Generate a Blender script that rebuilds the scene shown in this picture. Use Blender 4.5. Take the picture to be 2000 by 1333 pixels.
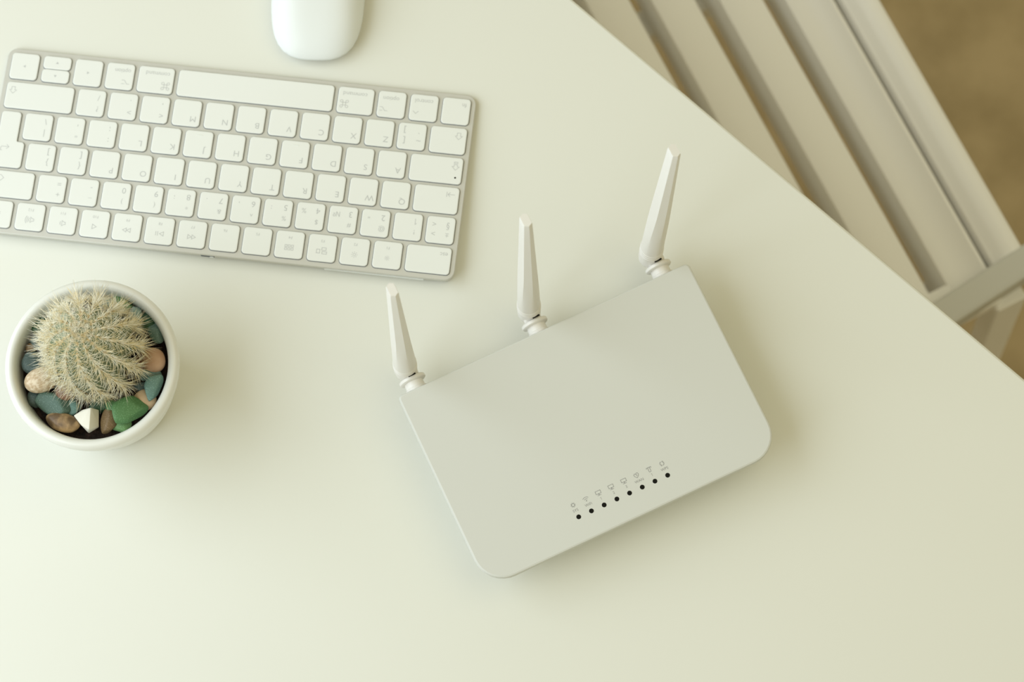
import bpy, math, random
from mathutils import Vector, Matrix

for o in list(bpy.data.objects):
    bpy.data.objects.remove(o, do_unlink=True)
S = bpy.context.scene
C = S.collection
R = math.radians

# ------------------------------------------------------------------ camera
TABLE = 0.75
cam_d = bpy.data.cameras.new('camera')
cam = bpy.data.objects.new('camera', cam_d)
C.objects.link(cam)
rt = Vector((0.99759802, -0.06740344, -0.01596774))
up = Vector((0.06926898, 0.97073079, 0.22996422))
fw = Vector((0.0, 0.23051792, -0.97306808))
M = Matrix((rt, up, -fw)).transposed().to_4x4()
M.translation = Vector((0.0, -0.33951885, 2.18318556))
cam.matrix_world = M
cam_d.sensor_width = 36.0
cam_d.lens = 90.0
cam_d.clip_start = 0.05
cam_d.dof.use_dof = True
cam_d.dof.focus_distance = 1.405
cam_d.dof.aperture_fstop = 8.5
S.camera = cam

# ------------------------------------------------------------------ light
world = bpy.data.worlds.new('room_light')
S.world = world
world.use_nodes = True
bg = world.node_tree.nodes['Background']
bg.inputs[0].default_value = (1.0, 0.925, 0.61, 1)
bg.inputs[1].default_value = 0.465

def area_light(name, loc, target, sx, sy, power, col):
    l = bpy.data.lights.new(name, 'AREA')
    l.shape = 'RECTANGLE'; l.size = sx; l.size_y = sy
    l.energy = power; l.color = col
    o = bpy.data.objects.new(name, l); C.objects.link(o)
    o.location = loc
    o.rotation_euler = (Vector(target) - Vector(loc)).to_track_quat('-Z', 'Y').to_euler()
    return o
area_light('window_daylight', (-0.98, -0.04, TABLE + 0.80), (0.0, 0.08, TABLE + 0.25), 1.7, 1.3, 20.0, (0.76, 0.87, 0.98))
area_light('added_chair_fill', (1.00, 0.15, 2.70), (0.45, 0.20, 0.5), 1.7, 1.7, 8.0, (1.0, 0.93, 0.66))  # added overhead fill with no known source, brightens the chair and floor

S.view_settings.view_transform = 'Standard'
S.view_settings.look = 'None'
S.view_settings.exposure = 0.0
S.view_settings.gamma = 1.0
S.view_settings.use_curve_mapping = False

# ------------------------------------------------------------------ materials
def mat(name, col, rough=0.5, metal=0.0, noise=None, bump=None, coat=0.0, trans=0.0, sss=0.0, spec=0.5):
    m = bpy.data.materials.new(name); m.use_nodes = True
    nt = m.node_tree; b = nt.nodes['Principled BSDF']
    b.inputs['Base Color'].default_value = (*col, 1)
    b.inputs['Roughness'].default_value = rough
    b.inputs['Metallic'].default_value = metal
    b.inputs['Coat Weight'].default_value = coat
    b.inputs['Transmission Weight'].default_value = trans
    b.inputs['Specular IOR Level'].default_value = spec
    if sss:
        b.inputs['Subsurface Weight'].default_value = sss
        b.inputs['Subsurface Radius'].default_value = (0.004, 0.004, 0.003)
    if noise or bump:
        tc = nt.nodes.new('ShaderNodeTexCoord')
    if noise:
        sc, col2, lo, hi = noise
        n = nt.nodes.new('ShaderNodeTexNoise'); n.inputs['Scale'].default_value = sc; n.inputs['Detail'].default_value = 5
        r = nt.nodes.new('ShaderNodeValToRGB')
        r.color_ramp.elements[0].position = lo; r.color_ramp.elements[0].color = (*col, 1)
        r.color_ramp.elements[1].position = hi; r.color_ramp.elements[1].color = (*col2, 1)
        nt.links.new(tc.outputs['Object'], n.inputs['Vector'])
        nt.links.new(n.outputs['Fac'], r.inputs['Fac'])
        nt.links.new(r.outputs['Color'], b.inputs['Base Color'])
    if bump:
        sc, st, dist = bump
        n = nt.nodes.new('ShaderNodeTexNoise'); n.inputs['Scale'].default_value = sc; n.inputs['Detail'].default_value = 3
        bp = nt.nodes.new('ShaderNodeBump'); bp.inputs['Strength'].default_value = st; bp.inputs['Distance'].default_value = dist
        nt.links.new(tc.outputs['Object'], n.inputs['Vector'])
        nt.links.new(n.outputs['Fac'], bp.inputs['Height'])
        nt.links.new(bp.outputs['Normal'], b.inputs['Normal'])
    return m

M_TABLE = mat('white_laminate', (0.765, 0.768, 0.700), 0.42, noise=(3.0, (0.775, 0.775, 0.705), 0.3, 0.7), spec=0.35)
M_FLOOR = mat('brown_floor', (0.38, 0.29, 0.155), 0.7, noise=(16.0, (0.50, 0.39, 0.225), 0.35, 0.65), bump=(60, 0.2, 0.002))
M_CHAIR = mat('white_painted_wood', (0.93, 0.92, 0.89), 0.45, bump=(40, 0.08, 0.001))
M_CHAIRFRAME = mat('pale_grey_paint', (0.62, 0.62, 0.58), 0.5, bump=(40, 0.08, 0.001))
M_ALU = mat('brushed_aluminium', (0.62, 0.61, 0.56), 0.42, metal=0.25, bump=(900, 0.03, 0.0002))
M_KEY = mat('white_key_plastic', (0.82, 0.835, 0.80), 0.4, spec=0.4, bump=(1500, 0.02, 0.0001))
M_GAP = mat('dark_key_gap', (0.10, 0.11, 0.13), 0.7, bump=(900, 0.02, 0.0001))
M_PRINT = mat('grey_key_print', (0.54, 0.55, 0.54), 0.6, noise=(300, (0.56, 0.57, 0.56), 0.3, 0.7))
M_BLACK = mat('black_plastic', (0.008, 0.008, 0.006), 0.5, spec=0.1, bump=(800, 0.02, 0.0001))
M_STRIP = mat('pale_plastic_strip', (0.75, 0.77, 0.75), 0.4, bump=(800, 0.02, 0.0001))
M_ROUTER = mat('matte_white_router_plastic', (0.655, 0.660, 0.615), 0.5, spec=0.35, bump=(1800, 0.03, 0.0001))
M_ROUTERPRINT = mat('grey_router_print', (0.30, 0.30, 0.29), 0.6, noise=(300, (0.32, 0.32, 0.31), 0.3, 0.7))
M_ANT = mat('white_antenna_plastic', (0.81, 0.785, 0.74), 0.35, bump=(1500, 0.02, 0.0001))
M_RUBBER = mat('grey_rubber', (0.12, 0.12, 0.12), 0.8, bump=(900, 0.05, 0.0002))
M_MOUSE = mat('glossy_white_mouse', (0.80, 0.83, 0.82), 0.30, spec=0.35, bump=(1500, 0.005, 0.0001))
M_POT = mat('white_glazed_ceramic', (0.79, 0.79, 0.73), 0.28, noise=(60, (0.80, 0.80, 0.75), 0.3, 0.7), coat=0.15)
M_SOIL = mat('dark_potting_soil', (0.018, 0.011, 0.008), 0.95, noise=(350, (0.06, 0.032, 0.022), 0.4, 0.7), bump=(500, 0.9, 0.003))
M_CACTUS = mat('grey_green_cactus_skin', (0.16, 0.22, 0.12), 0.55, noise=(160, (0.24, 0.30, 0.19), 0.35, 0.65), bump=(400, 0.2, 0.0008))
M_AREOLE = mat('tan_areole_felt', (0.50, 0.36, 0.17), 0.9, noise=(800, (0.60, 0.46, 0.25), 0.3, 0.7))
M_SPINE = mat('straw_cactus_spine', (0.88, 0.72, 0.38), 0.5, noise=(260, (1.0, 0.96, 0.80), 0.36, 0.56))

# ------------------------------------------------------------------ mesh helpers
def link(name, me, parent=None, loc=None, rot=None):
    o = bpy.data.objects.new(name, me); C.objects.link(o)
    if parent: o.parent = parent
    if loc is not None: o.location = loc
    if rot is not None: o.rotation_euler = rot
    return o
def mesh(name, vs, fs, mats, smooth=False, fm=None):
    me = bpy.data.meshes.new(name)
    me.from_pydata([tuple(v) for v in vs], [], fs)
    if not isinstance(mats, (list, tuple)): mats = [mats]
    for m in mats: me.materials.append(m)
    if fm: me.polygons.foreach_set('material_index', fm)
    if smooth: me.polygons.foreach_set('use_smooth', [True] * len(me.polygons))
    me.update()
    return me
def autosmooth(me, ang=35):
    me.polygons.foreach_set('use_smooth', [True] * len(me.polygons))
    try: me.set_sharp_from_angle(angle=R(ang))
    except Exception: pass
    me.polygons.foreach_set('use_smooth', [len(p.vertices) <= 4 for p in me.polygons])
    return me
def thing(name, label, cat, loc=(0, 0, 0), rz=0.0, group=None):
    o = bpy.data.objects.new(name, None); C.objects.link(o)
    o.empty_display_size = 0.02
    o.location = loc; o.rotation_euler = (0, 0, rz)
    o['label'] = label; o['category'] = cat
    if group: o['group'] = group
    return o
def tag(o, label, cat, group=None):
    o['label'] = label; o['category'] = cat
    if group: o['group'] = group

def rrect(hx, hy, r, inset=0.0, n=5):
    """rounded rectangle loop, ccw; r = one radius or four (front-left, front-right, back-right, back-left)"""
    if not isinstance(r, (tuple, list)): r = (r,) * 4
    pts = []
    hx -= inset; hy -= inset
    for k, (sx, sy, a0) in enumerate(((-1, -1, 180), (1, -1, 270), (1, 1, 0), (-1, 1, 90))):
        rr = max(r[k] - inset, 1e-5)
        cx, cy = sx * (hx - rr), sy * (hy - rr)
        for i in range(n + 1):
            a = R(a0 + 90 * i / n)
            pts.append((cx + rr * math.cos(a), cy + rr * math.sin(a)))
    return pts
def loft(loops, cap0=True, cap1=True):
    vs = []; fs = []; n = len(loops[0])
    for L in loops: vs += L
    for k in range(len(loops) - 1):
        for i in range(n):
            j = (i + 1) % n
            fs.append((k * n + i, k * n + j, (k + 1) * n + j, (k + 1) * n + i))
    if cap0: fs.append(tuple(reversed(range(n))))
    if cap1: fs.append(tuple(range((len(loops) - 1) * n, len(loops) * n)))
    return vs, fs
def lathe(profile, n=48, cap0=False, cap1=False):
    return loft([[(r * math.cos(2 * math.pi * i / n), r * math.sin(2 * math.pi * i / n), z) for i in range(n)] for r, z in profile], cap0, cap1)
def box(x0, x1, y0, y1, z0, z1, b=0.0):
    """box with a small bevel round all edges"""
    cx, cy = (x0 + x1) / 2, (y0 + y1) / 2
    hx, hy = (x1 - x0) / 2, (y1 - y0) / 2
    b = b or min(hx, hy, (z1 - z0) / 2) * 0.15
    lp = []
    for ins, z in ((b, z0), (0, z0 + b), (0, z1 - b), (b, z1)):
        lp.append([(cx + x, cy + y, z) for x, y in rrect(hx, hy, b * 1.2, ins, 2)])
    return loft(lp)
def join(parts):
    vs = []; fs = []
    for v, f in parts:
        k = len(vs); vs += list(v); fs += [tuple(i + k for i in q) for q in f]
    return vs, fs
def beam(p0, p1, w, h, upv=(0, 0, 1)):
    """square-edged bar between two points: w across, h along upv"""
    p0 = Vector(p0); p1 = Vector(p1); d = (p1 - p0); L = d.length; d.normalize()
    x = d.cross(Vector(upv)).normalized(); y = x.cross(d).normalized()
    v, f = box(-w / 2, w / 2, -h / 2, h / 2, 0, L, min(w, h) * 0.1)
    return [p0 + x * a + y * b + d * c for a, b, c in v], f
def frame_tf(vs, T):
    return [T @ Vector(v) for v in vs]

# --- flat print: strokes and lettering
def ribbon(pts, w, closed=False):
    vs = []; fs = []
    P = [Vector((p[0], p[1])) for p in pts]; n = len(P)
    for i in range(n):
        a = P[i - 1] if (i > 0 or closed) else None
        b = P[(i + 1) % n] if (i < n - 1 or closed) else None
        d1 = (P[i] - a).normalized() if a is not None else None
        d2 = (b - P[i]).normalized() if b is not None else None
        if d1 is None: d1 = d2
        if d2 is None: d2 = d1
        n1 = Vector((-d1.y, d1.x)); n2 = Vector((-d2.y, d2.x))
        m = n1 + n2
        if m.length < 1e-6: m = n1
        m.normalize(); k = 1 / max(0.5, m.dot(n1))
        q = m * (w / 2 * k)
        vs += [(P[i].x + q.x, P[i].y + q.y, 0), (P[i].x - q.x, P[i].y - q.y, 0)]
    for i in range(n if closed else n - 1):
        j = (i + 1) % n
        fs.append((2 * i + 1, 2 * j + 1, 2 * j, 2 * i))
    return vs, fs
def arc(cx, cy, r, a0, a1, n=8):
    return [(cx + r * math.cos(R(a0 + (a1 - a0) * i / n)), cy + r * math.sin(R(a0 + (a1 - a0) * i / n))) for i in range(n + 1)]
def disc(cx, cy, r, n=12):
    return [(cx + r * math.cos(2 * math.pi * i / n), cy + r * math.sin(2 * math.pi * i / n), 0) for i in range(n)], [tuple(range(n))]
_tc = {}
def glyphs(txt, cap, w=None):
    """lettering as flat outlines, centred; cap = capital height in metres"""
    key = txt
    if txt == '1':
        return ribbon([(-cap * .16, cap * .30), (cap * .09, cap * .47), (cap * .09, -cap * .5)], cap * .095)
    if key not in _tc:
        cu = bpy.data.curves.new('lettering', 'FONT'); cu.body = txt; cu.size = 1.0; cu.resolution_u = 3
        o = bpy.data.objects.new('lettering', cu); C.objects.link(o)
        bpy.context.view_layer.update()
        me = bpy.data.meshes.new_from_object(o.evaluated_get(bpy.context.evaluated_depsgraph_get()))
        vs = [tuple(v.co) for v in me.vertices]; fs = [tuple(p.vertices) for p in me.polygons]
        bpy.data.objects.remove(o); bpy.data.curves.remove(cu); bpy.data.meshes.remove(me)
        _tc[key] = (vs, fs)
    vs, fs = _tc[key]
    xs = [v[0] for v in vs]; ys = [v[1] for v in vs]
    s = cap / 0.71
    cx = (min(xs) + max(xs)) / 2; cy = (min(ys) + max(ys)) / 2
    return [((x - cx) * s, (y - cy) * s, 0) for x, y, z in vs], fs
def place(vf, x, y, z=0.0, rot=0.0):
    c, s = math.cos(rot), math.sin(rot)
    return [(vx * c - vy * s + x, vx * s + vy * c + y, z) for vx, vy, vz in vf[0]], vf[1]

# ------------------------------------------------------------------ floor
v, f = box(-4, 4, -4, 4, -0.05, 0.0, 0.004)
floor = link('floor', mesh('floor', v, f, M_FLOOR)); floor['kind'] = 'structure'

v, f = box(2.9, 3.0, -4, 4, 0.0, 2.7, 0.004)
wall = link('wall_right', mesh('wall_right', v, f, mat('cream_wall_paint', (0.75, 0.71, 0.55), 0.8, bump=(60, 0.1, 0.002)))); wall['kind'] = 'structure'

# ------------------------------------------------------------------ desk
# the far edge of the desk runs from (0.050, 0.205) to (0.290, -0.043)
ea = math.atan2(-0.0428764 - 0.205146, 0.29040123 - 0.0504321)
desk = thing('desk', 'large white desk carrying the keyboard and router, its straight edge running diagonally', 'desk', (0.0504321, 0.205146, 0), ea)
D0, D1, DW = -0.75, 1.05, 0.95
lp = []
TH = 0.025
for ins, z in ((0.0015, TABLE - TH), (0.0, TABLE - TH + 0.0015), (0.0, TABLE - 0.0015), (0.0005, TABLE - 0.0005), (0.0016, TABLE)):
    lp.append([((D0 + D1) / 2 + x, -DW / 2 + y, z) for x, y in rrect((D1 - D0) / 2, DW / 2, 0.004, ins, 3)])
v, f = loft(lp)
link('tabletop', autosmooth(mesh('tabletop', v, f, M_TABLE), 30), desk)
v, f = box(-0.025, 0.025, -0.025, 0.025, 0, TABLE - TH, 0.002)
leg_me = mesh('desk_leg', v, f, M_TABLE)
for x, y in ((D0 + 0.06, -0.06), (D1 - 0.06, -0.06), (D0 + 0.06, -DW + 0.06), (D1 - 0.06, -DW + 0.06)):
    link('leg', leg_me, desk, (x, y, 0))

# ------------------------------------------------------------------ chair
# local frame: x = along the slats' normal (towards the chair's far side), y = against the slats' run
SEAT = TABLE - 0.30
chair = thing('slatted_chair', 'white slatted wooden chair pushed up to the desk edge', 'chair', (0, 0, 0), R(23))
# in this frame world = rot(23deg): x = n, y = -s
Y1, Y0 = 0.30, -0.046          # far and near slat ends
def slat(x0, x1, prof=None, th=0.048):
    prof = prof or [(x0, 0.0), (x1, 0.0)]
    pts_t = []; n = len(prof); r = 0.003
    sec = [(prof[0][0], prof[0][1] - th), (prof[0][0], prof[0][1] - r), (prof[0][0] + r * .3, prof[0][1] - r * .3), (prof[0][0] + r, prof[0][1])]
    for q in prof[1:-1]: sec.append(q)
    e = prof[-1]
    sec += [(e[0] - r, e[1]), (e[0] - r * .3, e[1] - r * .3), (e[0], e[1] - r), (e[0], e[1] - th)]
    for q in reversed(prof[1:-1]): sec.append((q[0], q[1] - th))
    sec = [(x, z + SEAT) for x, z in sec]
    L = [[(x, y, z) for x, z in reversed(sec)] for y in (Y0, Y1)]
    v, f = loft(L)
    o = link('slat', autosmooth(mesh('slat', v, f, M_CHAIR), 40), chair)
    return o
for x0, x1 in ((0.0595, 0.089), (0.1022, 0.1317), (0.1449, 0.1744), (0.1875, 0.217), (0.230, 0.259), (0.2735, 0.3025)):
    slat(x0, x1)
slat(0.3155, 0.345, [(0.3155, 0), (0.324, 0.0004), (0.330, 0.0018), (0.337, 0.0048), (0.345, 0.0092)])
slat(0.3485, 0.371, [(0.3485, 0.0112), (0.355, 0.0156), (0.361, 0.0185), (0.366, 0.0195), (0.371, 0.0188)], 0.040)
# cross rails under the slats and the end piece that closes the gaps
for y in (0.246, -0.030):
    v, f = box(0.05, 0.345, y - 0.011, y + 0.011, SEAT - 0.072, SEAT - 0.0485, 0.002)
    link('cross_rail', mesh('cross_rail', v, f, M_CHAIR), chair)
v, f = box(0.06, 0.346, -0.064, -0.036, SEAT - 0.02, SEAT - 0.0005, 0.002)
link('seat_end_rail', mesh('seat_end_rail', v, f, M_CHAIR), chair)
def chair_part(name, p0, p1, w, h, upv=(0, 0, 1), m=M_CHAIRFRAME):
    v, f = beam(p0, p1, w, h, upv)
    return link(name, mesh(name, v, f, m), chair)
# side frame bars, near side and far side
def bar_pt(x, off=0.0): return (x, -(0.0565 - (x - 0.30) * 0.105) + off, SEAT + 0.006)
chair_part('side_bar', bar_pt(0.05), bar_pt(0.50), 0.0205, 0.030)
chair_part('side_bar', (0.05, 0.325, SEAT + 0.006), (0.50, 0.325, SEAT + 0.006), 0.0205, 0.030)
# legs under the near and far bars
chair_part('leg', (0.352, -0.060, SEAT - 0.008), (0.365, -0.088, 0.0), 0.024, 0.017, (0, 1, 0), M_CHAIR)
chair_part('leg', (0.10, -0.079, SEAT - 0.008), (0.06, -0.088, 0.0), 0.024, 0.017, (0, 1, 0), M_CHAIR)
chair_part('leg', (0.42, 0.325, SEAT - 0.008), (0.44, 0.335, 0.0), 0.024, 0.017, (0, 1, 0), M_CHAIR)
chair_part('leg', (0.10, 0.325, SEAT - 0.008), (0.06, 0.335, 0.0), 0.024, 0.017, (0, 1, 0), M_CHAIR)

# ------------------------------------------------------------------ keyboard
KA = R(169.5966)
kb = thing('keyboard', 'slim silver wireless keyboard with white keys, upside down to the viewer', 'keyboard', (-0.15796506, 0.11708485, TABLE), KA)
SL = R(3.4)
KW, KD = 0.2789, 0.1149
PU, PV = 0.019, 0.0185
GAPX, GAPY = 0.0026, 0.0021
def keyz(y): return 0.0075 + y * math.tan(SL)
lp = []
for ins, dz in ((0.003, None), (0.0012, None), (0.0, -0.0016), (0.0, -0.0003), (0.0004, 0.0)):
    L = []
    for x, y in rrect(KW / 2, KD / 2, 0.006, ins, 6):
        if dz is None: z = 0.0008 if ins > 0.002 else 0.0013
        else: z = keyz(y) - 0.0011 + dz
        L.append((x, y, z))
    lp.append(L)
v, f = loft(lp)
link('body', autosmooth(mesh('keyboard_body', v, f, M_ALU), 40), kb)
v, f = lathe([(0.0045, 0), (0.005, 0.0003), (0.005, 0.0009)], 20, True, True)
fme = mesh('keyboard_foot', v, f, M_RUBBER)
for x in (-0.125, 0.125):
    for y in (-0.045, 0.045): link('foot', fme, kb, (x, y, 0))
# power switch and plastic strip on the rear face
def krear(x0, x1, z0, z1, dep, m, name, parent=kb):
    v, f = box(x0, x1, KD / 2 - 0.001, KD / 2 + dep, z0, z1, min(0.0002, (z1 - z0) * .2))
    return link(name, mesh(name, v, f, m), parent)
sw = krear(-0.0040 + 0.004, 0.0040 + 0.004, 0.0052, 0.0066, 0.00008, M_GAP, 'power_switch')
krear(0.0040 - 0.0036, 0.0040 - 0.0012, 0.0053, 0.0065, 0.0004, M_STRIP, 'switch_slider', sw)
krear(-0.122, -0.064, 0.0040, 0.0062, 0.00015, M_STRIP, 'plastic_strip')

_km = {}
def key_mesh(w, h):
    k = (round(w, 5), round(h, 5))
    if k not in _km:
        hx, hy = w / 2, h / 2; lp = []
        for ins, z in ((-0.00032, -0.00125), (-0.00032, -0.00100), (0.00002, -0.00100), (0.0, -0.00035), (0.00015, -0.0001), (0.0006, 0.0)):
            lp.append([(x, y, z) for x, y in rrect(hx, hy, 0.0021, ins, 4)])
        v, f = loft(lp); n = len(lp[0])
        fm = [1] * (2 * n) + [0] * (3 * n) + [1, 0]
        _km[k] = autosmooth(mesh('keycap', v, f, [M_KEY, M_GAP], False, fm), 25)
    return _km[k]
ST = 0.00026
def ic_sun(r, ray0, ray1, dots=False):
    p = [ribbon(arc(0, 0, r, 0, 337.5, 15), ST, True)]
    for k in range(8):
        a = R(45 * k); c, s = math.cos(a), math.sin(a)
        p.append(ribbon([(c * ray0, s * ray0), (c * ray1, s * ray1)], ST * 1.15))
    return join(p)
def ic_rect(x0, x1, y0, y1, w=ST): return ribbon([(x0, y0), (x1, y0), (x1, y1), (x0, y1)], w, True)
def ic_tri(x, s, d=1, w=ST): return ribbon([(x - d * s * .5, -s * .62), (x - d * s * .5, s * .62), (x + d * s * .55, 0)], w, True)
def ic_speaker(n):
    p = [ribbon([(-.0019, -.0005), (-.0013, -.0005), (-.0004, -.0012), (-.0004, .0012), (-.0013, .0005), (-.0019, .0005)], ST, True)] if n else [ic_tri(0, .0017, -1)]
    for k in range(n): p.append(ribbon(arc(-.0009, 0, .0013 + .0007 * k, -38, 38, 6), ST))
    return join(p)
def ic_shift(s=1.0):
    return ribbon([(x * s, y * s) for x, y in ((0, .0019), (.0017, .0002), (.0008, .0002), (.0008, -.0014), (-.0008, -.0014), (-.0008, .0002), (-.0017, .0002))], ST, True)
def ic_caps():
    return join([ribbon([(0, .0021), (.0017, .0004), (.0008, .0004), (.0008, -.0006), (-.0008, -.0006), (-.0008, .0004), (-.0017, .0004)], ST, True), ic_rect(-.0008, .0008, -.0019, -.0012)])
def ic_tab():
    return join([ribbon([(-.0019, 0), (.0013, 0)], ST), ribbon([(.0003, .0011), (.0014, 0), (.0003, -.0011)], ST), ribbon([(.0019, .0013), (.0019, -.0013)], ST)])
def ic_return():
    return join([ribbon([(-.0019, -.0003), (.0014, -.0003), (.0018, .0001), (.0018, .0016), (.0010, .0016)], ST), ribbon([(-.0008, .0008), (-.0020, -.0003), (-.0008, -.0014)], ST)])
def ic_back():
    return join([ribbon([(-.0024, 0), (-.0010, .0014), (.0022, .0014), (.0022, -.0014), (-.0010, -.0014)], ST, True), ribbon([(-.0002, .0007), (.0012, -.0007)], ST), ribbon([(-.0002, -.0007), (.0012, .0007)], ST)])
def ic_cmd():
    r = .00062; q = .00068; e = q + r
    p = []
    for k in (-q, q):
        p.append(ribbon([(k, -e), (k, e)], ST)); p.append(ribbon([(-e, k), (e, k)], ST))
    for sx in (-1, 1):
        for sy in (-1, 1):
            a0 = math.degrees(math.atan2(-sy, -sx))
            p.append(ribbon(arc(sx * e, sy * e, r, a0 + 45, a0 + 315, 10), ST))
    return join(p)
def ic_opt():
    return join([ribbon([(-.0019, .0009), (-.0006, .0009), (.0006, -.0009), (.0019, -.0009)], ST), ribbon([(.0005, .0009), (.0019, .0009)], ST)])
def ic_ctl(): return ribbon([(-.0013, -.0006), (0, .0007), (.0013, -.0006)], ST)
def ic_arrow(dx, dy):
    s = .0009
    pts = [(-s * .7, -s), (s * .9, 0), (-s * .7, s)]
    a = math.atan2(dy, dx); c, q = math.cos(a), math.sin(a)
    return [(x * c - y * q, x * q + y * c, 0) for x, y in pts], [(0, 1, 2)]
def ic_mission():
    return join([ic_rect(-.0022, -.0002, .0003, .0013), ic_rect(-.0018, 0, -.0015, -.0003) , ic_rect(.0008, .0022, -.0006, .0011)])
def ic_launch():
    return join([ic_rect(x - .00045, x + .00045, y - .00045, y + .00045, ST * .9) for x in (-.0014, 0, .0014) for y in (-.0007, .0007)])
def ic_eject():
    return join([ribbon([(-.0015, -.0002), (.0015, -.0002), (0, .0014)], ST, True), ribbon([(-.0015, -.0011), (.0015, -.0011)], ST)])

def grow(vf, k): return [(x * k, y * k, z) for x, y, z in vf[0]], vf[1]
def add_key(u0, w_u, row, marks, v_off=0.0, h=None, mesh_=None):
    """u0 = left end in key units, marks = [(print, x mm, y mm)]"""
    x = (u0 + w_u / 2 - 7.25) * PU; y = (row - 2.5) * PV + v_off
    h = h or (PV - GAPY)
    me = mesh_ or key_mesh(w_u * PU - GAPX, h)
    o = link('key', me, kb, (x, y, keyz(y)), (SL, 0, 0))
    if marks:
        v, f = join([place(g, mx * .001, my * .001, 0.00004) for g, mx, my in marks])
        link('legend', mesh('legend', v, f, M_PRINT), o)
    return o
CAP = 0.0036
def T(s, cap=CAP): return glyphs(s, cap)
# bottom row
mod = 0.0026
row = 0
add_key(0, 1, 0, [(T('fn', mod), -4.6, -4.0)])
add_key(1, 1, 0, [(T('control', mod), 0.2, -4.0), (grow(ic_ctl(), 1.25), 4.4, 3.2)])
add_key(2, 1, 0, [(T('option', mod), 0.6, -4.0), (grow(ic_opt(), 1.25), 4.4, 3.2)])
add_key(3, 1.25, 0, [(T('command', mod), 0.6, -4.0), (grow(ic_cmd(), 1.25), 6.4, 2.6)])
add_key(4.25, 5, 0, [])
add_key(9.25, 1.25, 0, [(T('command', mod), -0.8, -4.0), (grow(ic_cmd(), 1.25), -6.2, 3.4)])
add_key(10.5, 1, 0, [(T('option', mod), -1.4, -4.0), (grow(ic_opt(), 1.25), -3.9, 3.4)])
add_key(11.5, 1, 0, [(ic_arrow(-1, 0), 0, 0)])
hh = (PV - GAPY - 0.0003) / 2
add_key(12.5, 1, 0, [(ic_arrow(0, 1), 0, 0)], hh / 2 + 0.00015, hh)
add_key(12.5, 1, 0, [(ic_arrow(0, -1), 0, 0)], -hh / 2 - 0.00015, hh)
add_key(13.5, 1, 0, [(ic_arrow(1, 0), 0, 0)])
# shift row
add_key(0, 1.25, 1, [(grow(ic_shift(), 1.25), -6.0, -3.3)])
BX, LO, UP = 4.3, -2.9, 3.4
add_key(1.25, 1, 1, [(T('`'), -4.0, -2.3), (T('~'), -4.2, 2.4), (T(']'), BX, -3.9), (T('['), BX, 2.6)])
for k, ch in enumerate('ZXCVBNM'): add_key(2.25 + k, 1, 1, [(T(ch), -4.1, 3.6)])
for k, (a, b) in enumerate(((',', '<'), ('.', '>'), ('/', '?'))): add_key(9.25 + k, 1, 1, [(T(a), -4.2, -4.0 if k < 2 else -3.4), (T(b, CAP * .95), -4.2, 3.6)])
add_key(12.25, 2.25, 1, [(grow(ic_shift(), 1.25), 16.0, -3.3)])
# home row
caps = add_key(0, 1.75, 2, [(grow(ic_caps(), 1.25), -11.2, -3.0)])
v, f = lathe([(0.00055, 0), (0.00055, 0.00006)], 12, True, True)
link('caps_light', mesh('caps_light', v, f, M_BLACK), caps, (-0.0117, 0.0043, 0))
for k, ch in enumerate('ASDFGHJKL'):
    o = add_key(1.75 + k, 1, 2, [(T(ch), -4.1, 3.6)])
    if ch in 'FJ':
        v, f = box(-0.0017, 0.0017, -0.0002, 0.0002, -0.0001, 0.00025, 0.00008)
        link('homing_bar', mesh('homing_bar', v, f, M_KEY), o, (0, -0.0055, 0))
for k, (a, b) in enumerate(((';', ':'), ("'", '"'), ('\\', '|'))): add_key(10.75 + k, 1, 2, [(T(a), -4.2, -3.6), (T(b), -4.2, 3.4)])
# tab row
add_key(0, 1.5, 3, [(grow(ic_tab(), 1.25), -8.2, -3.6)])
for k, ch in enumerate('QWERTYUIOP'): add_key(1.5 + k, 1, 3, [(T(ch), -4.1, 3.6)])
for k, (a, b) in enumerate((('[', '{'), (']', '}'))): add_key(11.5 + k, 1, 3, [(T(a), -4.2, -3.9), (T(b), -4.2, 2.6)])
# number row
digits = [('1', '!', ''), ('2', '@', '"'), ('3', '#', '№'), ('4', '$', '%'), ('5', '%', ':'), ('6', '^', ','), ('7', '&', '.'), ('8', '*', ';'), ('9', '(', ''), ('0', ')', '')]
add_key(0, 1, 4, [(T('§'), -4.1, -2.6), (T('±', CAP * .8), -4.1, 3.0), (T('<', CAP * .9), 3.9, -3.2), (T('>', CAP * .9), 3.9, 2.6)])
for k, (a, b, c) in enumerate(digits):
    m = [(T(a), -4.3, -3.4), (T(b, CAP * .78), -4.0, 3.2)]
    if c: m.append((T(c, CAP * .85), 4.0, -3.0 if c not in ',.' else -4.0))
    add_key(1 + k, 1, 4, m)
for k, (a, b) in enumerate((('-', '_'), ('=', '+'))): add_key(11 + k, 1, 4, [(T(a, CAP * .9), -4.2, -3.2), (T(b, CAP * .9), -4.2, 3.2)])
add_key(13, 1.5, 4, [(grow(ic_back(), 1.25), 8.0, -3.6)])
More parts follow.
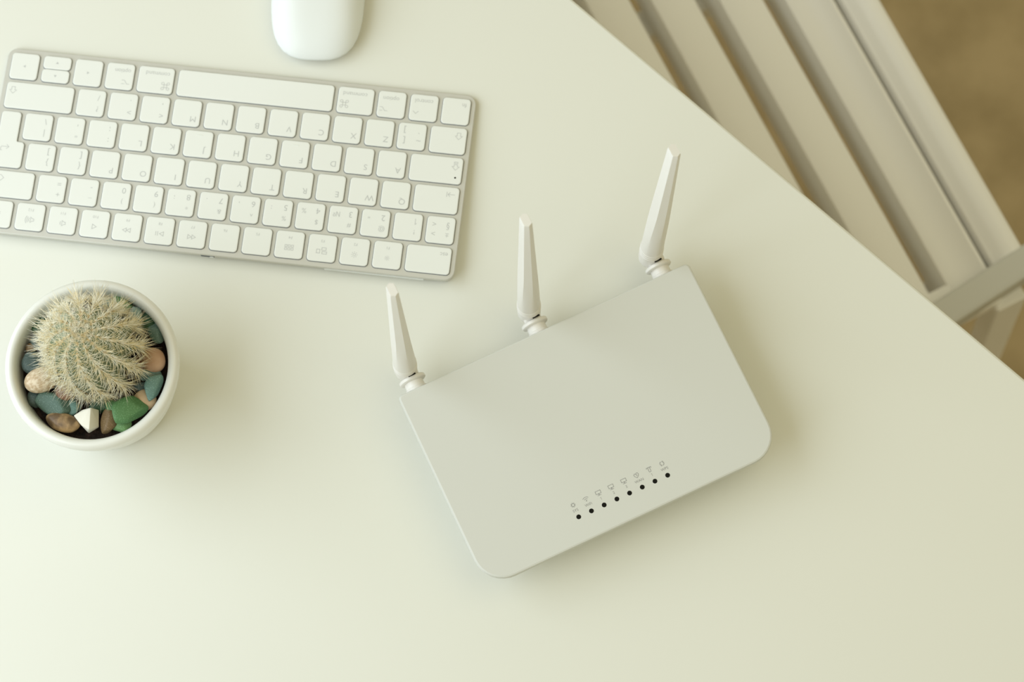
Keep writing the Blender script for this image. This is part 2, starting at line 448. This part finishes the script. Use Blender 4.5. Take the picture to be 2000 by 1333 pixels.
# function row
add_key(0, 1.5, 5, [(T('esc', mod), -8.6, -4.2)])
icons = {1: (ic_sun(.0006, .0011, .0015), 0, 2.0), 2: (ic_sun(.00075, .0013, .0019), 0, 2.0), 3: (ic_mission(), 0, 1.8), 4: (ic_launch(), 0, 1.8),
         7: (join([ic_tri(-.0009, .0015, -1), ic_tri(.0009, .0015, -1)]), 0, 1.8), 8: (join([ic_tri(-.0011, .0016, 1), ribbon([(.0006, -.001), (.0006, .001)], ST), ribbon([(.0014, -.001), (.0014, .001)], ST)]), 0, 1.8),
         9: (join([ic_tri(-.0009, .0015, 1), ic_tri(.0009, .0015, 1)]), 0, 1.8), 10: (ic_speaker(0), 0, 1.8), 11: (ic_speaker(1), 0.5, 1.8), 12: (ic_speaker(3), 0, 1.8)}
for k in range(1, 13):
    m = [(T('F%d' % k, 0.00165), 0, -4.2)]
    if k in icons: m.append((icons[k][0] if k < 3 else grow(icons[k][0], 1.35), icons[k][1], icons[k][2]))
    add_key(0.5 + k, 1, 5, m)
add_key(13.5, 1, 5, [(ic_eject(), 0, 0)])
# return key: two widths, L-shaped
def return_mesh():
    # centred on u 13.5..14.5, rows 2..3
    r0 = .0021; gx = GAPX / 2; gy = GAPY / 2
    xl3, xl2, xr = -.5 * PU + gx, -.25 * PU + gx, .5 * PU - gx
    yt, ym, yb = PV - gy, gy, -PV + gy
    def loop(ins, z):
        rr = max(r0 - ins, 1e-4); P = []
        def cor(cx, cy, a0):
            for i in range(5): a = R(a0 + 90 * i / 4); P.append((cx + rr * math.cos(a), cy + rr * math.sin(a), z))
        a, b, c = xl2 + ins, xr - ins, xl3 + ins
        t, m_, bt = yt - ins, ym + ins, yb + ins
        cor(a + rr, bt + rr, 180); cor(b - rr, bt + rr, 270); cor(b - rr, t - rr, 0); cor(c + rr, t - rr, 90); cor(c + rr, m_ + rr, 180)
        ir = .0008 + ins
        for i in range(5): q = R(90 - 90 * i / 4); P.append((a - ir + ir * math.cos(q), m_ - ir + ir * math.sin(q), z))
        return P
    lp = [loop(i, z) for i, z in ((-0.00032, -0.00125), (-0.00032, -0.00100), (0.00002, -0.00100), (0.0, -0.00035), (0.00015, -0.0001), (0.0006, 0.0))]
    v, f = loft(lp); n = len(lp[0])
    return autosmooth(mesh('return_keycap', v, f, [M_KEY, M_GAP], False, [1] * (2 * n) + [0] * (3 * n) + [1, 0]), 25)
add_key(13.5, 1, 2.5, [(grow(ic_return(), 1.25), 3.0, 5.2)], mesh_=return_mesh())

# ------------------------------------------------------------------ mouse
ma = R(83.98 - 90)
ax = Vector((-math.sin(ma), math.cos(ma)))
mc = Vector((-0.10447, 0.17627201)) + ax * 0.0565
mouse = thing('computer_mouse', 'glossy white low-profile computer mouse at the top of the picture', 'mouse', (mc.x, mc.y, TABLE), ma)
def mouse_out(phi, a=0.0278, b=0.0567):
    c, s = math.cos(phi), math.sin(phi)
    lo, hi = 0.0, 0.08
    for _ in range(40):
        t = (lo + hi) / 2
        if abs(c * t / a) ** 3 + abs(s * t / b) ** 4 < 1: lo = t
        else: hi = t
    return c * lo, s * lo
NP = 72
out = [mouse_out(2 * math.pi * i / NP) for i in range(NP)]
lp = []
rho = [1.0, 0.992, 0.975, 0.945, 0.90, 0.84, 0.76, 0.66, 0.54, 0.40, 0.25, 0.1]
lp.append([(x * 0.985, y * 0.988, 0.0058) for x, y in out])
for q in rho:
    lp.append([(x * q, y * q, 0.0068 + (0.0148 - 0.0035 * (y * q / .0567) ** 2) * (1 - q ** 3.6) ** 0.66) for x, y in out])
v, f = loft(lp)
link('top_shell', mesh('mouse_shell', v, f, M_MOUSE, True), mouse)
lp = [[(x * s, y * s, z) for x, y in out] for s, z in ((0.86, 0.0006), (0.92, 0.0016), (0.965, 0.0036), (0.98, 0.0060))]
v, f = loft(lp)
link('base', mesh('mouse_base', v, f, M_ALU, True), mouse)
for x in (-0.018, 0.018):
    v, f = box(-0.0012, 0.0012, -0.04, 0.04, 0, 0.001, 0.0003)
    link('glide_strip', mesh('glide_strip', v, f, M_RUBBER), mouse, (x, 0, 0))

# ------------------------------------------------------------------ router
RA = R(21.3)
router = thing('wireless_router', 'white wireless router with three upright antennas and a row of black indicator dots', 'router', (0.0399, -0.0571, TABLE), RA)
HX, HY, HZ = 0.0907, 0.0597, 0.030
cr = (0.017, 0.017, 0.0028, 0.0028)
lp = [[(x, y, z) for x, y in rrect(HX, HY, cr, ins, 8)] for ins, z in ((0.0025, HZ - 0.0062), (0.0004, HZ - 0.0050), (0.0, HZ - 0.0040), (0.0, HZ - 0.0011), (0.00035, HZ - 0.0003), (0.0011, HZ))]
v, f = loft(lp)
link('top_cover', autosmooth(mesh('router_cover', v, f, M_ROUTER), 30), router)
lp = [[(x, y + dy, z) for x, y in rrect(HX, HY, cr, ins, 8)] for ins, z, dy in ((0.016, 0.0020, 0.004), (0.0148, 0.0030, 0.004), (0.010, 0.013, 0.003), (0.0038, 0.0225, 0.001), (0.0026, HZ - 0.0061, 0.0))]
v, f = loft(lp)
link('base', autosmooth(mesh('router_base', v, f, M_ROUTER), 45), router)
v, f = lathe([(0.004, 0), (0.0045, 0.0004), (0.0045, 0.0022)], 20, True, True)
fme = mesh('router_foot', v, f, M_RUBBER)
for x in (-0.062, 0.062):
    for y in (-0.030, 0.036): link('foot', fme, router, (x, y, 0))
# indicator windows and their print
LX0, LX1, LY = -0.02823, 0.02652, -0.04545
v, f = lathe([(0.00135, -0.0004), (0.00135, 0.00004), (0.0012, 0.00010)], 20, True, True)
led_me = mesh('indicator_light', v, f, M_BLACK)
RW = 0.00028
def monitor():
    return join([ic_rect(-.0015, .0015, -.0003, .0014, RW), ribbon([(0, -.0003), (0, -.0011)], RW * 1.5), ribbon([(-.0011, -.0012), (.0011, -.0012)], RW)])
def gear():
    p = [ribbon(arc(0, 0, .00085, 0, 345, 23), RW, True)]
    for k in range(8):
        a = R(45 * k); c, s = math.cos(a), math.sin(a)
        p.append(ribbon([(c * .0009, s * .0009), (c * .00145, s * .00145)], RW))
    return join(p)
def wifi():
    return join([ribbon(arc(0, -.0012, .0013, 45, 135, 8), RW), ribbon(arc(0, -.0012, .0023, 45, 135, 10), RW), disc(0, -.0010, .00035)])
def wan():
    return join([ribbon([(-.0002, -.0014), (-.0013, -.0002), (-.0014, .0007), (-.0008, .0012), (-.0001, .0008), (.0003, .0013), (.0010, .0012), (.0013, .0005), (.0009, -.0005)], RW, True),
                 ribbon([(-.0003, .0006), (.0003, .0001), (.0000, -.0004)], RW)])
def phone():
    return join([ribbon([(-.0014, .0006), (-.0013, .0012), (.0013, .0012), (.0014, .0006)], RW * 1.2), ribbon([(-.0005, .0011), (-.0006, -.0010), (-.0004, -.0014), (.0004, -.0014), (.0006, -.0010), (.0005, .0011)], RW)])
def wps():
    p = [ribbon(arc(.0001, 0, .0012, 105, 215, 8), RW * 1.3), ribbon(arc(-.0001, 0, .0012, -75, 35, 8), RW * 1.3)]
    p.append(([(-.0003, -.0013, 0), (-.0011, -.0013, 0), (-.0004, -.0003, 0)], [(0, 2, 1)]))
    p.append(([(.0003, .0013, 0), (.0011, .0013, 0), (.0004, .0003, 0)], [(0, 2, 1)]))
    return join(p)
marks = [('SYS', gear()), ('WiFi', wifi()), ('1', monitor()), ('2', monitor()), ('3', monitor()), ('WAN', wan()), ('1', phone()), ('WPS', wps())]
for k, (t, ic) in enumerate(marks):
    x = LX0 + (LX1 - LX0) * k / 7
    o = link('indicator_light', led_me, router, (x, LY, HZ))
    v, f = join([place(glyphs(t, 0.00155), 0, 0.0040, 0.00005), place(ic, 0, 0.0073, 0.00005)])
    link('indicator_print', mesh('indicator_print', v, f, M_ROUTERPRINT), o)
# antennas
ANT = [((-0.07869, 0.0), (-0.07949, 0.0742), (-0.07480, 0.08076)), ((-0.00218, 0.0), (-0.00196, 0.0749), (0.00247, 0.08488)), ((0.07580, 0.0), (0.07458, 0.0749), (0.08753, 0.08575))]
SZ = 0.0195
def stub_mesh():
    # axis along +y
    prof = [(0.0062, -0.004), (0.0062, 0.0020), (0.0056, 0.0026), (0.0056, 0.0060)]
    v, f = lathe(prof, 28, True, True)
    return [(x, z, y) for x, y, z in v], [tuple(reversed(q)) for q in f]
def collar_mesh():
    prof = [(0.0058, 0.0058), (0.0072, 0.0060), (0.0078, 0.0066), (0.0078, 0.0080), (0.0072, 0.0086), (0.0055, 0.0088)]
    v, f = lathe(prof, 32, True, True)
    return [(x, z, y) for x, y, z in v], [tuple(reversed(q)) for q in f]
v, f = stub_mesh(); stub_me = autosmooth(mesh('antenna_stub', v, f, M_ANT), 40)
v, f = collar_mesh(); collar_me = autosmooth(mesh('antenna_collar', v, f, M_ANT), 40)
v, f = box(-0.0050, 0.0050, 0.0086, 0.0150, -0.0050, 0.0048, 0.0012); hinge_me = autosmooth(mesh('antenna_hinge', v, f, M_ANT), 50)
def blade_mesh(L):
    """tapering blade: round at the foot, an elongated six-sided section towards the tip"""
    m6 = 8
    rings = [(-0.0080, 0.35), (-0.0077, 0.62), (-0.0067, 0.84), (-0.0050, 0.95), (-0.0020, 0.99), (0.002, 1.0)]
    for g in (0.0065, 0.0090, 0.0115): rings += [(g - 0.0006, 1.0), (g - 0.0002, 1.045), (g + 0.0002, 1.045), (g + 0.0006, 1.0)]
    m = 22
    for k in range(1, m + 1): rings.append((0.0125 + (L - 0.0135) * k / m, 1.0))
    lp = []
    for z, s in rings:
        t = max(0.0, min(1.0, z / L))
        b = max(0.0, min(1.0, (t - 0.06) / 0.44)); b = b * b * (3 - 2 * b)
        rb = 0.0067 - 0.0025 * t
        w = 0.0023 + 0.0034 * (1 - t); l = 0.0042 + 0.0034 * (1 - t); q = 0.0029 + 0.0019 * (1 - t)
        V = [(0, l), (-w, q), (-w, -q), (0, -l), (w, -q), (w, q)]
        Lp = []
        for k in range(6):
            for i in range(m6):
                fr = i / m6
                hx = V[k][0] * (1 - fr) + V[(k + 1) % 6][0] * fr; hy = V[k][1] * (1 - fr) + V[(k + 1) % 6][1] * fr
                an = R(90 + 60 * k + 60 * fr)
                Lp.append((s * (rb * math.cos(an) * (1 - b) + hx * b), s * (rb * math.sin(an) * (1 - b) + hy * b), z))
        lp.append(Lp)
    lp.append([(x * 0.90, y * 0.93, L) for x, y, _ in lp[-1]])
    return loft(lp)
for st, b0, t0 in ANT:
    a = bpy.data.objects.new('antenna', None); C.objects.link(a); a.parent = router; a.empty_display_size = 0.01
    a.location = (st[0], HY, 0)
    link('stub', stub_me, a, (0, 0, SZ))
    link('collar', collar_me, a, (0, 0, SZ))
    link('hinge', hinge_me, a, (0, 0, SZ))
    p0 = Vector((b0[0] - st[0], b0[1] - HY, 0.0225)); p1 = Vector((t0[0] - st[0], t0[1] - HY, 0.170))
    d = p1 - p0; L = d.length; d.normalize()
    v, f = blade_mesh(L)
    o = link('blade', autosmooth(mesh('antenna_blade', v, f, M_ANT), 22), a, p0)
    o.rotation_euler = Vector((0, 0, 1)).rotation_difference(d).to_euler()
    v, f = box(-0.0022, 0.0022, -0.0005, 0.0005, -0.0002, 0.0002, 0.00008)
    link('hinge_slot', mesh('hinge_slot', v, f, M_BLACK), a, (p0.x + 0.0014, p0.y - 0.0065, 0.0292))

# ------------------------------------------------------------------ potted cactus
PX, PY = -0.2299, -0.0139
plant = thing('potted_cactus', 'round spiny cactus in a white ceramic pot', 'potted plant', (PX, PY, TABLE))
prof = [(0.000, 0.0), (0.0290, 0.0), (0.0318, 0.0012), (0.0330, 0.004), (0.0365, 0.018), (0.0405, 0.034), (0.0432, 0.048), (0.0442, 0.0555), (0.0445, 0.0580),
        (0.0455, 0.0590), (0.0463, 0.0615), (0.0472, 0.0665), (0.0478, 0.0705), (0.0475, 0.0730), (0.0464, 0.0746), (0.0448, 0.0752), (0.0432, 0.0747), (0.0420, 0.0732), (0.0413, 0.070), (0.0408, 0.064), (0.0398, 0.054), (0.000, 0.053)]
v, f = lathe(prof[1:-1], 96, True, True)
link('pot', autosmooth(mesh('pot', v, f, M_POT), 50), plant)
rnd = random.Random(4)
lp = []
for k in range(14):
    r = 0.0402 * (1 - k / 14)
    lp.append([(r * math.cos(2 * math.pi * i / 64), r * math.sin(2 * math.pi * i / 64), 0.0590 + (0 if k == 0 else rnd.uniform(-0.0012, 0.0012))) for i in range(64)])
v, f = loft(lp, False, True)
link('soil', mesh('soil', v, f, M_SOIL, True), plant)
CX, CY, CZ = 0.0024, 0.0072, 0.0785
RB, RH, NR = 0.0238, 0.0425, 13
def cactus_r(th, ph):
    """ribbed spheroid surface: th from the top (0) to the bottom, ph round the axis"""
    tw = 0.30 * th
    w = math.cos(NR * (ph - tw))
    dep = 0.24 * min(1, math.sin(min(th, math.pi / 2)) * 1.3)
    k = 1 - dep * (0.5 - 0.5 * w) ** 0.8
    st = math.sin(th)
    rr = RB * (abs(st) ** 0.85) * k
    return Vector((rr * math.cos(ph), rr * math.sin(ph), RH * math.cos(th) - 0.002 * math.exp(-(th / 0.25) ** 2)))
NT, NPH = 34, NR * 10
lp = []
for i in range(1, NT):
    th = math.pi * 0.80 * i / (NT - 1)
    lp.append([tuple(cactus_r(th, 2 * math.pi * j / NPH)) for j in range(NPH)])
lp = [list(reversed(L)) for L in lp]
v, f = loft(lp)
body = link('cactus_body', mesh('cactus_body', v, f, M_CACTUS, True), plant, (CX, CY, CZ))
rnd = random.Random(11)
sv = []; sf = []; av = []; af = []
def spine(p, d, L, r):
    d = d.normalized(); x = d.orthogonal().normalized(); y = d.cross(x); k = len(sv)
    bend = Vector((rnd.uniform(-1, 1), rnd.uniform(-1, 1), rnd.uniform(-1, 1))) * L * 0.05
    for s, rr in ((0, r), (0.55, r * 0.7)):
        c = p + d * (L * s) + (bend if s else Vector())
        for a in range(3):
            q = 2 * math.pi * a / 3
            sv.append(c + x * (rr * math.cos(q)) + y * (rr * math.sin(q)))
    sv.append(p + d * L)
    for a in range(3):
        b = (a + 1) % 3
        sf.append((k + a, k + b, k + 3 + b, k + 3 + a)); sf.append((k + 3 + a, k + 3 + b, k + 6))
for rib in range(NR):
    th = 0.07 + rnd.uniform(0, 0.06)
    while th < 2.25:
        ph = 2 * math.pi * rib / NR + 0.30 * th
        p = cactus_r(th, ph)
        e = 1e-3
        dt = (cactus_r(th + e, ph + 0.30 * e) - p).normalized()
        side = Vector((-math.sin(ph), math.cos(ph), 0))
        nrm = side.cross(dt).normalized()
        if nrm.dot(p) < 0: nrm = -nrm
        # felt pad
        k = len(av); rr = 0.0009
        av.append(p + nrm * 0.0007)
        for a in range(6):
            q = math.pi * a / 3; av.append(p + (dt * math.cos(q) * 1.3 + side * math.sin(q)) * rr - nrm * 0.0001)
        for a in range(6): af.append((k, k + 1 + a, k + 1 + (a + 1) % 6))
        young = max(0.45, min(1, th / 0.6))
        ns = int(11 + 4 * rnd.random())
        for s in range(ns):
            a = 2 * math.pi * (s + rnd.uniform(-.35, .35)) / ns
            out_ = rnd.uniform(0.25, 0.9)
            d = side * math.sin(a) + dt * (math.cos(a) * 0.8 + 0.15) + nrm * out_
            spine(p + nrm * 0.0004, d, rnd.uniform(0.0080, 0.0125) * young, 0.00015)
        for s in range(4):
            d = nrm + side * rnd.uniform(-.5, .5) + dt * rnd.uniform(-.3, .6)
            spine(p + nrm * 0.0004, d, rnd.uniform(0.009, 0.0145) * young, 0.00015)
        th += 0.10 + 0.02 * rnd.random()
sp = link('spines', mesh('spines', sv, sf, M_SPINE, True), body); sp['kind'] = 'stuff'
ap = link('areoles', mesh('areoles', av, af, M_AREOLE, True), body); ap['kind'] = 'stuff'

# ------------------------------------------------------------------ stones in the pot
import bmesh
def stone_mesh(seed, a, b, c, p=2.0, cuts=3, cutd=0.82, lump=0.06, sub=4):
    r = random.Random(seed)
    bm = bmesh.new(); bmesh.ops.create_icosphere(bm, subdivisions=sub, radius=1.0)
    planes = []
    for _ in range(cuts):
        n = Vector((r.gauss(0, 1), r.gauss(0, 1), r.gauss(0, 0.45))).normalized(); planes.append((n, cutd * r.uniform(0.80, 1.05)))
    ph = [(Vector((r.gauss(0, 1), r.gauss(0, 1), r.gauss(0, 1))) * 2.0, r.uniform(0, 6)) for _ in range(4)]
    for v in bm.verts:
        q = v.co
        nrm = (abs(q.x) ** p + abs(q.y) ** p + abs(q.z) ** p) ** (1 / p)
        q = q / nrm
        q = q * (1 + lump * sum(math.sin(k.dot(q) + o) for k, o in ph) / 2)
        for n, d in planes:
            e = q.dot(n) - d
            if e > 0: q = q - n * e
        v.co = q
    for _ in range(5): bmesh.ops.smooth_vert(bm, verts=bm.verts[:], factor=0.5, use_axis_x=True, use_axis_y=True, use_axis_z=True)
    lo = [min(v.co[i] for v in bm.verts) for i in range(3)]; hi = [max(v.co[i] for v in bm.verts) for i in range(3)]
    for v in bm.verts:
        v.co = [((v.co[i] - lo[i]) / (hi[i] - lo[i]) * 2 - 1) * h for i, h in enumerate((a, b, c))]
    me = bpy.data.meshes.new('stone'); bm.to_mesh(me); bm.free()
    me.polygons.foreach_set('use_smooth', [True] * len(me.polygons))
    return me
def angular_mesh():
    """wedge-shaped stone with a sharp ridge"""
    bm = bmesh.new()
    for x, y, z in ((-7.3, 3.0, -3), (-7.0, 3.0, 1.5), (-2, 5.6, 2.5), (1.5, 6.4, -3), (6.2, 5.8, -3), (6.4, 5.6, -0.5), (5.8, -3.6, -3), (6.0, -3.4, -1), (0.2, -6.6, -3), (0.2, -6.3, 0.0), (2.6, -6.0, 0.0), (3.0, 6.0, 5.0), (1.6, -6.0, 4.0), (-3, -2.8, 3.0)):
        bm.verts.new((x * .001, y * .001, z * .001))
    bmesh.ops.convex_hull(bm, input=bm.verts[:])
    loose = [v for v in bm.verts if not v.link_faces]
    bmesh.ops.delete(bm, geom=loose, context='VERTS')
    bmesh.ops.dissolve_limit(bm, angle_limit=R(6), verts=bm.verts[:], edges=bm.edges[:])
    bmesh.ops.bevel(bm, geom=bm.edges[:], offset=0.0013, segments=4, profile=0.5, affect='EDGES', clamp_overlap=True)
    bmesh.ops.recalc_face_normals(bm, faces=bm.faces[:])
    me = bpy.data.meshes.new('stone'); bm.to_mesh(me); bm.free()
    return autosmooth(me, 30)
def glass(name, c, c2=None):
    return mat(name, c, 0.5, noise=(1700, c2 or tuple(min(1, k * 1.6 + 0.07) for k in c), 0.54, 0.76), spec=0.4, bump=(2200, 0.25, 0.0004))
G_DTEAL = glass('frosted_dark_teal_glass', (0.072, 0.108, 0.100))
G_TEAL = glass('frosted_teal_glass', (0.125, 0.225, 0.190))
G_AQUA = glass('frosted_pale_aqua_glass', (0.23, 0.32, 0.28))
G_GTEAL = glass('frosted_green_teal_glass', (0.080, 0.140, 0.105))
G_GREEN = glass('frosted_green_glass', (0.085, 0.200, 0.072))
G_LGREEN = glass('light_green_glass', (0.14, 0.28, 0.10))
G_DGREEN = glass('dark_green_glass', (0.022, 0.075, 0.030))
G_GREY = glass('frosted_grey_green_glass', (0.11, 0.18, 0.15))
G_AMBER = glass('frosted_amber_glass', (0.18, 0.115, 0.05))
P_BEIGE = mat('speckled_beige_pebble', (0.52, 0.38, 0.23), 0.6, noise=(520, (0.74, 0.62, 0.45), 0.40, 0.60), bump=(700, 0.3, 0.0006))
P_BROWN = mat('brown_pebble', (0.16, 0.075, 0.04), 0.5, noise=(150, (0.26, 0.13, 0.075), 0.35, 0.65), bump=(500, 0.2, 0.0005))
P_STRIPE = mat('veined_brown_pebble', (0.14, 0.085, 0.04), 0.45, noise=(110, (0.50, 0.33, 0.16), 0.42, 0.62), bump=(400, 0.3, 0.0006))
P_WHITE = mat('white_stone', (0.76, 0.72, 0.60), 0.55, noise=(90, (0.80, 0.77, 0.67), 0.3, 0.7))
P_TAN = mat('tan_pebble', (0.58, 0.39, 0.22), 0.6, noise=(160, (0.68, 0.50, 0.31), 0.35, 0.65), bump=(500, 0.2, 0.0005))
P_PEACH = mat('peach_pebble', (0.46, 0.27, 0.16), 0.5, noise=(120, (0.56, 0.36, 0.23), 0.35, 0.65), bump=(500, 0.15, 0.0005))
P_RED = mat('reddish_brown_pebble', (0.14, 0.05, 0.02), 0.45, noise=(140, (0.20, 0.08, 0.035), 0.35, 0.65))
# x, y from the pot's middle; half sizes; turn; height of middle; material; shape; label
def pebble(x, y, a, b, c, rz, z, m, label, name='pebble', seed=1, p=2.2, cuts=3, cutd=0.85, lump=0.05, tilt=(0, 0)):
    me = angular_mesh() if seed == 31 else stone_mesh(seed, a, b, c, p, cuts, cutd, lump)
    me.materials.clear(); me.materials.append(m)
    o = link(name, me, None, (PX + x, PY + y, TABLE + z), (R(tilt[0]), R(tilt[1]), R(rz)))
    tag(o, label, 'glass pebble' if 'glass' in name else 'stone', 'sea glass in the cactus pot' if 'glass' in name else 'stones in the cactus pot')
    o['kind'] = 'thing'
    return o
GL = 'sea_glass'
pebble(-.0325, .0045, .0072, .0070, .0030, 10, .0665, G_DTEAL, 'dark slate-teal frosted glass piece above the speckled beige pebble', GL, 1, 2.4, 7, .79, tilt=(0, 12))
pebble(-.0255, .0040, .0055, .0055, .0028, 40, .0640, G_AQUA, 'pale aqua glass piece tucked between the dark teal glass and cactus', GL, 2, 2.4, 7, .79)
pebble(-.0285, -.0060, .0095, .0070, .0055, 14, .0695, P_BEIGE, 'large speckled beige oval pebble on the left of the pot', 'pebble', 3, 2.1, 0, 1, .03)
pebble(-.0160, -.0130, .0053, .0052, .0040, 0, .0675, P_BROWN, 'round brown pebble just below the cactus on its left', 'pebble', 4, 2.1, 1, .9, .03)
pebble(-.0230, -.0195, .0105, .0062, .0032, -24, .0660, G_GTEAL, 'large grey-green frosted glass piece below the beige oval pebble', GL, 5, 2.4, 7, .79, tilt=(8, -6))
pebble(-.0130, -.0210, .0045, .0052, .0030, 15, .0640, G_TEAL, 'small turquoise glass piece under the round brown pebble', GL, 6, 2.4, 7, .79)
pebble(-.0180, -.0300, .0098, .0052, .0042, -18, .0660, P_STRIPE, 'brown and ochre veined flat pebble at the lower left rim', 'pebble', 7, 2.3, 2, .9, .05)
pebble(-.0045, -.0300, .0082, .0078, .0062, 0, .0670, P_WHITE, 'white angular stone at the bottom of the pot', 'stone', 31, 2.2, 7, .66, .02)
pebble(.0072, -.0308, .0046, .0072, .0030, -8, .0655, G_AMBER, 'amber brown frosted glass piece beside the white angular stone', GL, 9, 2.4, 7, .79, tilt=(6, 10))
pebble(.0092, -.0228, .0034, .0034, .0026, 0, .0660, G_GREEN, 'tiny glossy green glass bead above the amber glass', GL, 10, 2.4, 7, .79, .02)
pebble(.0190, -.0255, .0100, .0070, .0032, 22, .0690, G_GREEN, 'large bright green frosted glass piece at the lower right', GL, 12, 2.4, 7, .79, tilt=(8, 8))
pebble(.0140, -.0330, .0052, .0042, .0026, -15, .0635, G_LGREEN, 'light green glass piece under the large bright green glass', GL, 13, 2.4, 7, .79)
pebble(.0268, -.0200, .0064, .0060, .0040, 30, .0635, P_TAN, 'tan rounded pebble between the bright green and teal glass', 'pebble', 14, 2.1, 2, .9, .04)
pebble(.0322, -.0143, .0048, .0080, .0034, -18, .0690, G_TEAL, 'smooth teal glass piece leaning on the right inner rim', GL, 15, 2.4, 7, .79, tilt=(10, 12))
pebble(.0250, -.0130, .0036, .0032, .0024, 0, .0635, G_DTEAL, 'small dark teal glass chip left of the smooth teal glass', GL, 16, 2.4, 7, .79)
pebble(.0300, -.0060, .0068, .0036, .0030, 8, .0655, G_GREY, 'grey-green glass slab between the peach pebble and teal glass', GL, 17, 2.4, 7, .79)
pebble(.0328, .0012, .0066, .0074, .0045, 15, .0670, P_PEACH, 'smooth peach brown pebble against the right rim', 'pebble', 18, 2.1, 1, .92, .03)
pebble(.0258, .0014, .0042, .0052, .0036, 0, .0645, P_RED, 'reddish brown pebble half hidden behind the peach pebble', 'pebble', 19, 2.1, 1, .9, .03)
pebble(.0348, .0165, .0040, .0066, .0028, 22, .0665, G_GREY, 'oval grey-green glass piece at the upper right rim', GL, 20, 2.4, 7, .79, tilt=(0, -15))
pebble(.0298, .0238, .0042, .0056, .0028, 25, .0650, G_DGREEN, 'dark green glass piece behind the oval grey-green glass', GL, 21, 2.4, 7, .79)
pebble(.0240, .0270, .0036, .0050, .0028, 0, .0680, G_AQUA, 'pale aqua glass chip beside the dark green glass at the upper right', GL, 22, 2.4, 7, .79)
pebble(.0170, .0345, .0062, .0040, .0028, -32, .0665, G_GREEN, 'green glass piece under the top right rim', GL, 23, 2.4, 7, .79)
pebble(.0060, .0360, .0060, .0036, .0028, 0, .0655, G_AQUA, 'pale aqua glass piece behind the cactus at the top rim', GL, 24, 2.4, 7, .79)
pebble(-.0290, .0255, .0044, .0054, .0030, -30, .0660, G_DGREEN, 'dark green glass piece at the upper left rim', GL, 25, 2.4, 7, .79)
pebble(-.0310, .0172, .0040, .0046, .0028, 0, .0655, G_DTEAL, 'dark teal glass piece between the small brown pebble and upper left green glass', GL, 26, 2.4, 7, .79)
pebble(-.0350, .0125, .0026, .0036, .0026, -8, .0650, P_STRIPE, 'small brown pebble at the left rim', 'pebble', 27, 2.6, 3, .85, .03)
pebble(.0020, -.0200, .0070, .0062, .0026, 20, .0630, G_DGREEN, 'green glass piece at the foot of the cactus above the amber glass', GL, 28, 2.4, 7, .79)
pebble(-.0340, -.0150, .0040, .0048, .0028, -10, .0630, G_DTEAL, 'dark teal glass piece at the lower left rim under the beige pebble', GL, 29, 2.4, 7, .79)
pebble(-.0180, .0330, .0070, .0040, .0028, 30, .0645, G_AQUA, 'pale aqua glass piece between the cactus and the upper left rim', GL, 32, 2.4, 7, .79)
